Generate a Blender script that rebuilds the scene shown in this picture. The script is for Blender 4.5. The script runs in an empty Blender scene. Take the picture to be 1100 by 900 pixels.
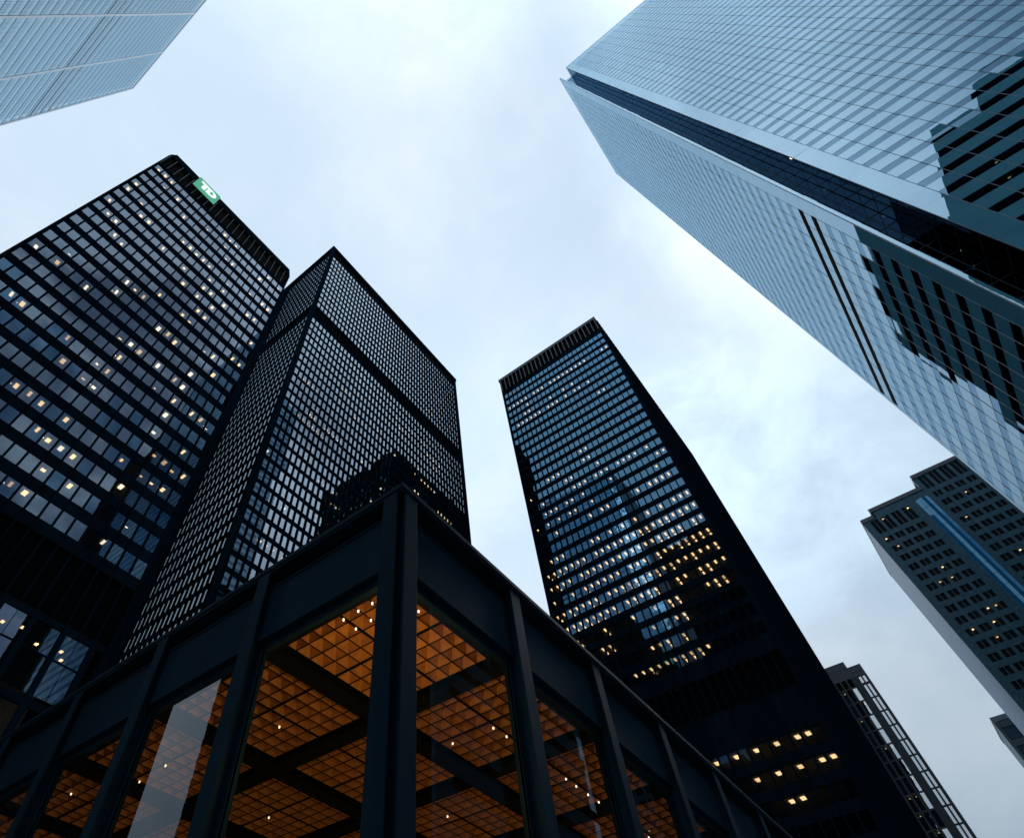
import bpy, math, random
from mathutils import Vector, Matrix
random.seed(11)
R = math.radians
SC = bpy.context.scene
COL = SC.collection
NEW = bpy.data.objects.new

# ------------------------------------------------------------------ camera numbers
EYE = Vector((0, 0, 1.6))
RIGHT = Vector((0.6347264945, -0.7727357168, -0.0013375993))
DOWN = Vector((0.6367801611, 0.5240314059, -0.5655988968))
FWD = Vector((0.4377594130, 0.3581488483, 0.8246793915))
FPX, CX, CY = 638.95, 451.35, 448.55            # focal length and optical centre in pixels of an 1100 x 900 frame

def look(px, py):                               # direction seen at a place of the frame (used for the clouds)
    return (RIGHT * (px - CX) + DOWN * (py - CY) + FWD * FPX).normalized()

def seen(p):                                    # where a point shows, to rank the panes by apparent size
    d = Vector(p) - EYE
    z = d.dot(FWD)
    if z <= 0.01: return None
    return (d.dot(RIGHT) / z * FPX + CX, d.dot(DOWN) / z * FPX + CY)

# ------------------------------------------------------------------ materials
def nmat(name):
    m = bpy.data.materials.new(name); m.use_nodes = True
    nt = m.node_tree; nt.nodes.clear()
    out = nt.nodes.new('ShaderNodeOutputMaterial')
    return m, nt, out

def paint(name, col, rough=.45, spec=.5, var=.25, scale=3.0, metallic=0, coat=0, bump=0.0, streak=False, ior=1.5, tint=None):
    m, nt, out = nmat(name)
    b = nt.nodes.new('ShaderNodeBsdfPrincipled')
    tc = nt.nodes.new('ShaderNodeTexCoord')
    mp = nt.nodes.new('ShaderNodeMapping')
    if streak: mp.inputs['Scale'].default_value = (1, 1, .12)
    nz = nt.nodes.new('ShaderNodeTexNoise'); nz.inputs['Scale'].default_value = scale; nz.inputs['Detail'].default_value = 6
    mr = nt.nodes.new('ShaderNodeMapRange'); mr.inputs['To Min'].default_value = 1 - var; mr.inputs['To Max'].default_value = 1 + var
    mr.inputs['From Min'].default_value = .3; mr.inputs['From Max'].default_value = .7
    mx = nt.nodes.new('ShaderNodeVectorMath'); mx.operation = 'SCALE'; mx.inputs[0].default_value = col[:3]
    nt.links.new(tc.outputs['Object'], mp.inputs['Vector']); nt.links.new(mp.outputs['Vector'], nz.inputs['Vector'])
    nt.links.new(nz.outputs['Fac'], mr.inputs['Value']); nt.links.new(mr.outputs['Result'], mx.inputs['Scale'])
    nt.links.new(mx.outputs['Vector'], b.inputs['Base Color'])
    mr2 = nt.nodes.new('ShaderNodeMapRange'); mr2.inputs['To Min'].default_value = max(rough - .1, .02); mr2.inputs['To Max'].default_value = rough + .1
    nt.links.new(nz.outputs['Fac'], mr2.inputs['Value']); nt.links.new(mr2.outputs['Result'], b.inputs['Roughness'])
    b.inputs['Specular IOR Level'].default_value = spec
    b.inputs['Metallic'].default_value = metallic; b.inputs['IOR'].default_value = ior
    if tint: b.inputs['Specular Tint'].default_value = (*tint, 1)
    b.inputs['Coat Weight'].default_value = coat; b.inputs['Coat Roughness'].default_value = .05
    if bump:
        bp = nt.nodes.new('ShaderNodeBump'); bp.inputs['Strength'].default_value = bump; bp.inputs['Distance'].default_value = .02
        nt.links.new(nz.outputs['Fac'], bp.inputs['Height']); nt.links.new(bp.outputs['Normal'], b.inputs['Normal'])
    nt.links.new(b.outputs[0], out.inputs['Surface'])
    return m

def glass(name, tint, ior=1.7, refl=(.93, .97, 1), wave=.0, rough=0.0):
    """a window pane: Fresnel mirror over tinted see-through glass"""
    m, nt, out = nmat(name)
    tr = nt.nodes.new('ShaderNodeBsdfTransparent'); tr.inputs['Color'].default_value = (*tint, 1)
    gl = nt.nodes.new('ShaderNodeBsdfGlossy'); gl.inputs['Color'].default_value = (*refl, 1); gl.inputs['Roughness'].default_value = rough
    fr = nt.nodes.new('ShaderNodeFresnel'); fr.inputs['IOR'].default_value = ior
    mx = nt.nodes.new('ShaderNodeMixShader')
    nt.links.new(fr.outputs[0], mx.inputs[0]); nt.links.new(tr.outputs[0], mx.inputs[1]); nt.links.new(gl.outputs[0], mx.inputs[2])
    if wave:
        tc = nt.nodes.new('ShaderNodeTexCoord'); nz = nt.nodes.new('ShaderNodeTexNoise'); nz.inputs['Scale'].default_value = .9; nz.inputs['Detail'].default_value = 1
        bp = nt.nodes.new('ShaderNodeBump'); bp.inputs['Strength'].default_value = wave; bp.inputs['Distance'].default_value = .05
        nt.links.new(tc.outputs['Object'], nz.inputs['Vector']); nt.links.new(nz.outputs['Fac'], bp.inputs['Height'])
        nt.links.new(bp.outputs['Normal'], gl.inputs['Normal'])
    nt.links.new(mx.outputs[0], out.inputs['Surface'])
    return m

def coated(name, base, ior, refl=(.9, .96, 1), wave=0.02, var=.15):
    """opaque back-painted glass: Fresnel mirror over a diffuse colour"""
    m, nt, out = nmat(name)
    df = nt.nodes.new('ShaderNodeBsdfDiffuse')
    tc = nt.nodes.new('ShaderNodeTexCoord')
    n2 = nt.nodes.new('ShaderNodeTexNoise'); n2.inputs['Scale'].default_value = .35; n2.inputs['Detail'].default_value = 3
    mr = nt.nodes.new('ShaderNodeMapRange'); mr.inputs['To Min'].default_value = 1 - var; mr.inputs['To Max'].default_value = 1 + var
    sc = nt.nodes.new('ShaderNodeVectorMath'); sc.operation = 'SCALE'; sc.inputs[0].default_value = base
    nt.links.new(tc.outputs['Object'], n2.inputs['Vector']); nt.links.new(n2.outputs['Fac'], mr.inputs['Value'])
    nt.links.new(mr.outputs['Result'], sc.inputs['Scale']); nt.links.new(sc.outputs['Vector'], df.inputs['Color'])
    gl = nt.nodes.new('ShaderNodeBsdfGlossy'); gl.inputs['Color'].default_value = (*refl, 1); gl.inputs['Roughness'].default_value = 0.01
    fr = nt.nodes.new('ShaderNodeFresnel'); fr.inputs['IOR'].default_value = ior
    mx = nt.nodes.new('ShaderNodeMixShader')
    nz = nt.nodes.new('ShaderNodeTexNoise'); nz.inputs['Scale'].default_value = .5; nz.inputs['Detail'].default_value = 1
    bp = nt.nodes.new('ShaderNodeBump'); bp.inputs['Strength'].default_value = wave; bp.inputs['Distance'].default_value = .1
    nt.links.new(tc.outputs['Object'], nz.inputs['Vector']); nt.links.new(nz.outputs['Fac'], bp.inputs['Height']); nt.links.new(bp.outputs['Normal'], gl.inputs['Normal'])
    nt.links.new(fr.outputs[0], mx.inputs[0]); nt.links.new(df.outputs[0], mx.inputs[1]); nt.links.new(gl.outputs[0], mx.inputs[2])
    nt.links.new(mx.outputs[0], out.inputs['Surface'])
    return m

def lamp(name, col, strength, sample=False):
    m, nt, out = nmat(name)
    e = nt.nodes.new('ShaderNodeEmission'); e.inputs['Color'].default_value = (*col, 1); e.inputs['Strength'].default_value = strength
    nt.links.new(e.outputs[0], out.inputs['Surface'])
    if not sample: m.cycles.emission_sampling = 'NONE'
    return m

M = dict(
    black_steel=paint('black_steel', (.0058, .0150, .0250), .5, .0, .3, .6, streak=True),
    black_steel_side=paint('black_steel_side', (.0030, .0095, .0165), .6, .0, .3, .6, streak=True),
    louvre=paint('louvre_black', (.002, .003, .004), .8, .5, .2, ior=1.1),
    post_steel=paint('post_steel', (.030, .050, .070), .5, .3, .2, .8, streak=True),
    pavilion_steel=paint('pavilion_steel', (.0068, .0222, .0365), .42, .5, .22, .9, bump=.05, streak=True, ior=1.10, tint=(.4, .8, 1)),
    pavilion_panel=paint('pavilion_panel', (.0078, .0252, .0425), .5, .5, .25, .5, streak=True, ior=1.08, tint=(.4, .8, 1)),
    roof=paint('roof_gravel', (.12, .12, .12), .9, .2, .3, 8),
    slab=paint('ceiling_plaster', (.38, .38, .38), .85, .2, .15),
    core=paint('core_wall', (.10, .095, .09), .8, .2, .2),
    blind=paint('roller_blind', (.62, .60, .60), .8, .2, .12, 2),
    granite=paint('dark_granite', (.036, .135, .20), .45, .4, .25, 1.5),
    granite_trim=paint('granite_trim', (.13, .15, .19), .5, .4, .2, 1.5),
    bronze_frame=paint('grey_frame', (.045, .07, .085), .45, .4, .25, 1.0),
    white_panel=paint('white_panel', (.42, .52, .60), .3, .5, .08, .3, coat=.6),
    coffer=paint('coffer_bronze', (.52, .215, .048), .5, .4, .25, 4),
    beam=paint('ceiling_beam', (.0018, .0032, .0048), .7, .1, .2),
    floor=paint('granite_floor', (.20, .19, .18), .4, .4, .2, 2),
    paving=paint('granite_paving', (.23, .23, .225), .8, .3, .2, 1.0, bump=.2),
    asphalt=paint('asphalt', (.05, .05, .052), .85, .3, .25, 20, bump=.3),
    road_paint=paint('road_paint', (.75, .75, .72), .7, .3, .1, 9),
    sign_green=lamp('sign_green', (.11, .42, .29), .95),
    sign_white=lamp('sign_white', (.80, 1, .92), 1.15),
    g_black=glass('bronze_glass', (.26, .27, .28), 2.8, (.66, .83, 1.0), .02),
    g_black2=glass('bronze_glass_dark', (.17, .18, .19), 2.4, (.36, .66, 1.0), .02),
    g_fine=glass('fine_glass', (.20, .22, .25), 3.2, (.70, .86, 1.0), .02),
    g_slot=glass('slot_glass', (.05, .05, .055), 1.8, (.26, .45, .65), .02),
    g_blue=glass('blue_tint_glass', (.24, .25, .26), 3.0, (.30, .66, 1.0), .02),
    g_vision=glass('vision_glass', (.06, .10, .14), 3.3, (.46, .75, 1.0), .0),
    g_clear=glass('clear_glass', (.80, .82, .82), 1.68, (.8, .92, 1), .0),
    g_grey=glass('grey_glass', (.15, .18, .2), 9, (.92, .97, 1), .02),
    spandrel=coated('spandrel_glass', (.13, .44, .62), 5.2, (.67, .86, 1.0), .012),
    stripe=coated('blue_stripe_glass', (.01, .22, .50), 2.4, (.4, .75, 1), .02),
    pale_glass=coated('pale_blue_glass', (.24, .48, .68), 5.2, (.78, .92, 1.0), .012),
    lamp_warm=lamp('office_light_warm', (1.0, .64, .30), 6.5),
    lamp_white=lamp('office_light_white', (1.0, .82, .56), 6.5),
    lamp_dim=lamp('office_light_dim', (1.0, .64, .30), 3.2),
    bulb=lamp('downlight', (1.0, .78, .48), 3.2),
)

# ------------------------------------------------------------------ mesh helpers
class MB:
    def __init__(s): s.v, s.f = [], []
    def box(s, x0, x1, y0, y1, z0, z1):
        if x1 < x0: x0, x1 = x1, x0
        if y1 < y0: y0, y1 = y1, y0
        n = len(s.v)
        s.v += [(x0,y0,z0),(x1,y0,z0),(x1,y1,z0),(x0,y1,z0),(x0,y0,z1),(x1,y0,z1),(x1,y1,z1),(x0,y1,z1)]
        s.f += [(n,n+3,n+2,n+1),(n+4,n+5,n+6,n+7),(n,n+1,n+5,n+4),(n+1,n+2,n+6,n+5),(n+2,n+3,n+7,n+6),(n+3,n,n+4,n+7)]
    def quad(s, pts, out=None):
        n = len(s.v)
        if out is not None:
            a, b, c = Vector(pts[0]), Vector(pts[1]), Vector(pts[2])
            if (b-a).cross(c-a).dot(Vector(out)) < 0: pts = pts[::-1]
        s.v += [tuple(p) for p in pts]; s.f.append(tuple(range(n, n+len(pts))))
    def build(s, name, mat, parent=None, k=1.0, bevel=0):
        """k: real size of the building relative to the numbers it was surveyed in, about the eye point"""
        me = bpy.data.meshes.new(name)
        me.from_pydata([tuple(EYE + (Vector(p) - EYE) * k) for p in s.v], [], s.f)
        me.materials.append(M[mat]); me.update()
        o = NEW(name, me); COL.objects.link(o)
        if parent is not None:
            o.parent = parent; o.location = -parent.location
        if bevel:
            b = o.modifiers.new('bevel', 'BEVEL'); b.width = bevel; b.segments = 2; b.limit_method = 'ANGLE'
        return o

def thing(name, label, cat, loc=(0,0,0), group=None):
    o = NEW(name, None); COL.objects.link(o); o.location = loc
    o['label'] = label; o['category'] = cat
    if group: o['group'] = group
    return o

class Face:
    """one upright side of a building: u runs along it, d is the distance outwards, z is up"""
    def __init__(s, axis, pos): s.axis, s.pos = axis, pos
    def pt(s, u, d, z):
        a = s.axis
        if a == '-X': return (s.pos - d, u, z)
        if a == '+X': return (s.pos + d, u, z)
        if a == '-Y': return (u, s.pos - d, z)
        return (u, s.pos + d, z)
    def out(s): return {'-X': (-1,0,0), '+X': (1,0,0), '-Y': (0,-1,0), '+Y': (0,1,0)}[s.axis]
    def box(s, mb, u0, u1, d0, d1, z0, z1):
        a, b = s.pt(u0, d0, z0), s.pt(u1, d1, z1)
        mb.box(a[0], b[0], a[1], b[1], z0, z1)
    def pane(s, mb, u0, u1, z0, z1, d=0, tilt=0.0):
        t = [random.gauss(0, tilt) for _ in range(2)]
        w, h = (u1-u0), (z1-z0)
        mb.quad([s.pt(u0, d - t[0]*w - t[1]*h, z0), s.pt(u1, d + t[0]*w - t[1]*h, z0), s.pt(u1, d + t[0]*w + t[1]*h, z1), s.pt(u0, d - t[0]*w + t[1]*h, z1)], s.out())

def in_view(p):
    """roughly: is this point in the frame and above the pavilion's roof line"""
    if not (0 < p[0] < 1100 and 0 < p[1] < 900): return False
    if p[0] < 433: return p[1] < 517 + (433 - p[0]) * .622
    if p[0] < 800: return p[1] < 517 + (p[0] - 433) * .925
    return True

def spread(cells, face, parent, k, name, mats, tilt=.0012, d=0.0, cap=100):
    """cells: (u0,u1,z0,z1,kind). The 100 that show largest become parts, the rest one part per kind."""
    rank = []
    for c in cells:
        ps = [seen(face.pt(u, d, z)) for u, z in ((c[0],c[2]),(c[1],c[2]),(c[1],c[3]),(c[0],c[3]))]
        a = -1
        if all(p is not None for p in ps):
            ar = .5 * abs(sum(ps[i][0]*ps[(i+1)%4][1] - ps[(i+1)%4][0]*ps[i][1] for i in range(4)))
            cen = (sum(p[0] for p in ps)/4, sum(p[1] for p in ps)/4)
            a = ar if in_view(cen) else -1
        rank.append((a, c))
    rank.sort(key=lambda r: -r[0])
    rest = MB(); restmat = None
    for i, (a, c) in enumerate(rank):
        if i < cap and a > 0:
            mb = MB(); face.pane(mb, *c[:4], d=d, tilt=tilt); mb.build(name, mats[c[4]], parent, k)
        else:
            face.pane(rest, *c[:4], d=d, tilt=tilt)
    if rest.f:
        o = rest.build(name, mats[0], parent, k); o['kind'] = 'stuff'

def lights(cells, parent, k, cap=100):
    """ceiling lights: (x0,x1,y0,y1,z0,z1,mat); the nearest hundred are parts of their own"""
    rank = []
    for c in cells:
        p = seen(((c[0]+c[1])/2, (c[2]+c[3])/2, c[4]))
        vis = p is not None and in_view(p)
        dist = (Vector(((c[0]+c[1])/2, (c[2]+c[3])/2, c[4])) - EYE).length
        rank.append((0 if vis else 1, dist, c))
    rank.sort(key=lambda r: (r[0], r[1]))
    rest = MB()
    for i, (v, dd, c) in enumerate(rank):
        if i < cap and v == 0:
            mb = MB(); mb.box(*c[:6]); mb.build('ceiling_light', c[6], parent, k)
        else: rest.box(*c[:6])
    if rest.f:
        o = rest.build('ceiling_light', 'lamp_warm', parent, k); o['kind'] = 'stuff'

def lit_rows(nc, nr, full, density, seed, run=4):
    """which offices have their lights on: whole stretches of a floor, and odd single rooms"""
    rnd = random.Random(seed); on = set()
    for j in range(nr):
        p = density(j)
        i = 0
        while i < nc:
            if rnd.random() < p:
                L = 1 + int(rnd.expovariate(1 / run))
                for q in range(i, min(nc, i+L)):
                    if rnd.random() < .85: on.add((q, j))
                i += L + 1
            else: i += 1
        if j in full:
            for q in range(nc):
                if rnd.random() < full[j]: on.add((q, j))
    return on

def grid_zs(k): return 1.6 - 1.6 / k + .15 / k            # surveyed height of the ground for a building of size k

# ================================================================== THE TOWERS
# ---------------------------------------------------------------- wide black slab with the green sign (left)
def sign_tower():
    k = .60; X0, X1, Y0, DEP, H = -22.3, 33.4, 91.36, 60, 223
    root = thing('office_tower', 'black steel and glass office block with a small green lit sign under its roof edge', 'building', (5*k, 92*k, 0))
    F = Face('-Y', Y0); z0 = grid_zs(k)
    P, RP = 2.5, 6.205; nc = 22
    cu = [-20.49 + P*i for i in range(nc)]
    rows = [204.65 - RP*j for j in range(22)]
    fr = MB()
    for i in range(nc+1):                                   # upright steel between the panes
        u = cu[0] - P/2 + P*i
        w = .20
        F.box(fr, u-w, u+w, -.25, .10, 58.9, 207.6)
        F.box(fr, u-.13, u+.13, .10, .38, 58.9, 218.4)      # projecting flange
    for j in range(23):
        zc = rows[0] + RP/2 - RP*j
        F.box(fr, X0+.3, X1-.3, -.3, .055, zc-1.23, zc+1.23)
    for (u0, u1) in ((X0, cu[0]-1.05), (cu[-1]+1.05, X1)):
        F.box(fr, u0, u1, -1.2, .18, z0, 218.5)
    fr.build('facade_frame', 'black_steel', root, k)
    side = MB()                                             # the flanks and the back
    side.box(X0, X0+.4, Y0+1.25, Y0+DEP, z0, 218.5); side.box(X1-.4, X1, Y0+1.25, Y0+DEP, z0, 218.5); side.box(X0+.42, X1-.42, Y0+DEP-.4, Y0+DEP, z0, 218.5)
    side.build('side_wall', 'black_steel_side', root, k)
    for a, b in ((207.0, 218.6), (59.0, 71.0)):
        lo = MB(); F.box(lo, X0+.8, X1-.8, -.9, -.35, a, b); lo.build('louvre', 'louvre', root, k)
    ps = MB()
    for i in range(nc+1):
        u = cu[0] - P/2 + P*i
        F.box(ps, u-.09, u+.09, .385, .43, 207.8, 218.3)
    ps.build('louvre_post', 'post_steel', root, k)
    cap = MB(); ch = 1.3
    a = [(X0+ch, Y0-.25), (X1-ch, Y0-.25), (X1+.25, Y0+ch), (X1+.25, Y0+DEP), (X0-.25, Y0+DEP), (X0-.25, Y0+ch)]
    n = len(a)
    for zz in (218.62, 223.0): cap.v += [(x, y, zz) for x, y in a]
    cap.f += [tuple(range(n))[::-1], tuple(range(n, 2*n))] + [(i, (i+1) % n, n+(i+1) % n, n+i) for i in range(n)]
    cap.build('parapet', 'black_steel', root, k)
    it = MB()
    for j in range(23):
        zc = rows[0] + RP/2 - RP*j
        it.box(X0+.5, X1-.5, Y0+.45, Y0+DEP-.6, zc-1.2, zc+1.0)
    it.box(X0+14, X1-14, Y0+14, Y0+DEP-10, z0, 218); it.box(X0+.5, X1-.5, Y0+20, Y0+20.4, z0, 218)
    it.build('interior', 'slab', root, k)
    cells, blinds = [], []
    rnd = random.Random(5)
    for j, zc in enumerate(rows):
        for i, u in enumerate(cu):
            cells.append((u-1.06, u+1.06, zc-1.9, zc+1.9, 1 if rnd.random() < .3 else 0))
            if rnd.random() < .45:
                blinds.append((u-1.0, u+1.0, zc+1.85 - rnd.choice((.9, 1.6, 2.4, 3.6)), zc+1.85))
    spread(cells, F, root, k, 'window', ('g_black', 'g_black2'), .0022, -.06)
    bl = MB()
    for b in blinds: F.box(bl, b[0], b[1], -.34, -.30, b[2], b[3])
    o = bl.build('roller_blind', 'blind', root, k); o['kind'] = 'stuff'
    # entrance hall glazing below the black plant floor
    g2 = []; low = MB()
    for q in range(12):
        u = X0 + .6 + 4.98*q - 2.0
        if u < X0 + .5: u = X0 + .5
        F.box(low, u-.42, u+.42, -.3, .35, 20, 58.88)
    for zz in (58.6, 47.2, 35.0): F.box(low, X0+.3, X1-.3, -.35, .12, zz-.9, zz+.25)
    F.box(low, X0+.5, X1-.5, -.2, .05, 53.35, 53.55)
    low.build('lower_frame', 'black_steel', root, k)
    for q in range(11):
        u = X0 + .6 + 4.98*q - 2.0
        for h in (0, 1):
            ua, ub = u + .42 + h*2.1, u + .42 + h*2.1 + 2.0
            if ua < X0+.6: continue
            if ub > X1-.8: continue
            g2.append((ua, ub, 48, 53.3, 1)); g2.append((ua, ub, 53.6, 57.6, 1))
    spread(g2, F, root, k, 'hall_window', ('g_black', 'g_black'), .002, -.06, cap=44)
    # lights: a room reads as one warm panel in the ceiling close to the pane
    on = lit_rows(nc, 22, {}, lambda j: (.28, .32, .26, .14, .26, .24, .26, .14, .22, .24, .2, .24, .22, .24, .22, .24, .2, .24, .24, .28, .24, .24)[j], 21, 2.4)
    L = []
    for (i, j) in on:
        u, zc = cu[i], rows[j]
        near = j < 9
        w_ = rnd.choice((.22, .3, .36)); d_ = rnd.choice((.5, .8, .8, 1.1))
        L.append((u-w_, u+w_+.05, Y0+d_, Y0+d_+(1.3 if not near else .9), zc+1.78, zc+1.86, rnd.choice(('lamp_white', 'lamp_warm', 'lamp_warm', 'lamp_dim'))))
        if rnd.random() < .25: L.append((u-.9, u-.75, Y0+1.9, Y0+2.1, zc+1.78, zc+1.86, 'lamp_white'))
    for u, d in ((18.2, 3), (20.8, 2), (24.3, 4.2), (27.8, 3.0), (29.0, 5)):
        L.append((u, u+.45, Y0+d, Y0+d+.6, 56.9, 57.05, 'lamp_warm'))
    lights(L, root, k)
    # the sign: green lit box with white letters
    sg = MB(); F.box(sg, -11.2, -2.2, .45, 1.1, 214.3, 222.2); s = sg.build('sign', 'sign_green', root, k)
    lt = MB(); d0, d1 = 1.104, 1.2
    F.box(lt, -9.9, -6.3, d0, d1, 219.4, 220.8); F.box(lt, -8.75, -7.3, d0, d1, 215.7, 219.38)
    l1 = lt.build('letter', 'sign_white', s, k); l1.location = (0, 0, 0)
    dd = MB(); F.box(dd, -6.9, -5.6, d0, d1, 215.7, 219.36)
    uc, zc, ro, ri = -5.58, 218.25, 2.55, 1.25
    prev = None
    for q in range(17):
        t = -math.pi/2 + math.pi*q/16
        cur = [(uc + r*math.cos(t)*.95, zc + r*math.sin(t)) for r in (ri, ro)]
        if prev:
            for dpt in (d1,): dd.quad([F.pt(*(prev[0][0], dpt, prev[0][1])), F.pt(prev[1][0], dpt, prev[1][1]), F.pt(cur[1][0], dpt, cur[1][1]), F.pt(cur[0][0], dpt, cur[0][1])], F.out())
            dd.quad([F.pt(prev[1][0], d0, prev[1][1]), F.pt(prev[1][0], d1, prev[1][1]), F.pt(cur[1][0], d1, cur[1][1]), F.pt(cur[1][0], d0, cur[1][1])])
        prev = cur
    F.box(dd, -7.2, uc, d0, d1-.01, 219.5, 220.8)
    l2 = dd.build('letter', 'sign_white', s, k); l2.location = (0, 0, 0)
    return root

# ---------------------------------------------------------------- tall black tower with the dark belt (middle left)
def belt_tower():
    k = 1.2; X0, X1, Y0, Y1, H = 29.97, 91.4, 58.79, 101.5, 183
    root = thing('office_tower', 'tall black tower with fine narrow windows and a dark belt above its middle', 'building', (60*k, 80*k, 0))
    z0 = grid_zs(k)
    S, W = Face('-Y', Y0), Face('-X', X0)
    P, RP = 1.2375, 3.03
    su = [30.85 + .62 + P*i for i in range(48)]
    wu = [59.9 + 1.175*i for i in range(15)]
    rows = [96.5 + RP*q for q in range(-24, 13)] + [96.5 + RP*q for q in range(15, 27)]
    rows.sort(reverse=True)
    fr = MB()
    for face, us, p, lo_, hi_ in ((S, su, P, X0, X1), (W, wu, 1.175, Y0, 77.4)):
        for i in range(len(us)+1):
            u = us[0] - p/2 + p*i
            face.box(fr, u-.13, u+.13, -.25, .05, z0, 177.4)
            face.box(fr, u-.07, u+.07, .05, .26 if face is S else .12, z0, 181.4)
        for zc in rows:
            face.box(fr, lo_+.3, hi_-.3, -.3, .022, zc+1.08, zc+1.95)
        zb = [z for z in rows if z < 135][0]
        for zz in (135.0, 140.4, 176.9): face.box(fr, lo_+.3, hi_-.3, -.3, .024, zz-.5, zz+.42)
    # corner piers
    fr.box(X0-.18, X0+.86, Y0-.18, Y0+.55, z0, 181.45); fr.box(X1-.8, X1, Y0-.17, Y0+.6, z0, 181.45)
    fr.build('facade_frame', 'black_steel', root, k)
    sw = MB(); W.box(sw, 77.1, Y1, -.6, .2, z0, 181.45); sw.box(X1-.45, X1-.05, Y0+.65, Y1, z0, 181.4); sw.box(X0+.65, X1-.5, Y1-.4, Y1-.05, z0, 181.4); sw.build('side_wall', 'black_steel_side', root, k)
    for a, b in ((135.4, 140.0), (177.3, 181.5)):
        lo = MB(); S.box(lo, X0+.8, X1-.8, -.8, -.32, a, b); lo.build('louvre', 'louvre', root, k)
        lo = MB(); W.box(lo, Y0+.9, 77.0, -.8, -.32, a, b); lo.build('louvre', 'louvre', root, k)
    cp = MB(); cp.box(X0-.3, X1+.3, Y0-.3, Y1+.3, 181.5, 183); cp.build('parapet', 'black_steel', root, k)
    it = MB()
    for zc in rows: it.box(X0+.5, X1-.6, Y0+.45, Y1-.6, zc+1.12, zc+1.7)
    it.box(X0+8, X1-8, Y0+7, Y1-4, z0, 181)
    it.build('interior', 'slab', root, k)
    rnd = random.Random(8)
    cs = [(u-.5, u+.5, zc-1.09, zc+1.09, 1 if rnd.random() < .25 else 0) for zc in rows for u in su]
    cw = [(u-.5, u+.5, zc-1.09, zc+1.09, 0) for zc in rows for u in wu]
    spread(cs, S, root, k, 'window', ('g_fine', 'g_fine'), .0026, -.05, cap=80)
    spread(cw, W, root, k, 'window', ('g_fine', 'g_fine'), .002, -.05, cap=20)
    on = lit_rows(48, len(rows), {}, lambda j: .012 if j < 14 else (.05 if j < 26 else .06), 33, 2.5)
    L = []
    for (i, j) in on:
        u, zc = su[i], rows[j]
        L.append((u-.3, u+.35, Y0+.75, Y0+1.15, zc+1.02, zc+1.10, rnd.choice(('lamp_white', 'lamp_warm', 'lamp_dim', 'lamp_dim'))))
    for j in range(34, 46):
        for i in range(0, 8, 1):
            if rnd.random() < .10: L.append((X0+.8, X0+1.2, wu[i]-.3, wu[i]+.3, rows[j]+1.02, rows[j]+1.1, 'lamp_white'))
    lights(L, root, k)
    return root

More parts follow.
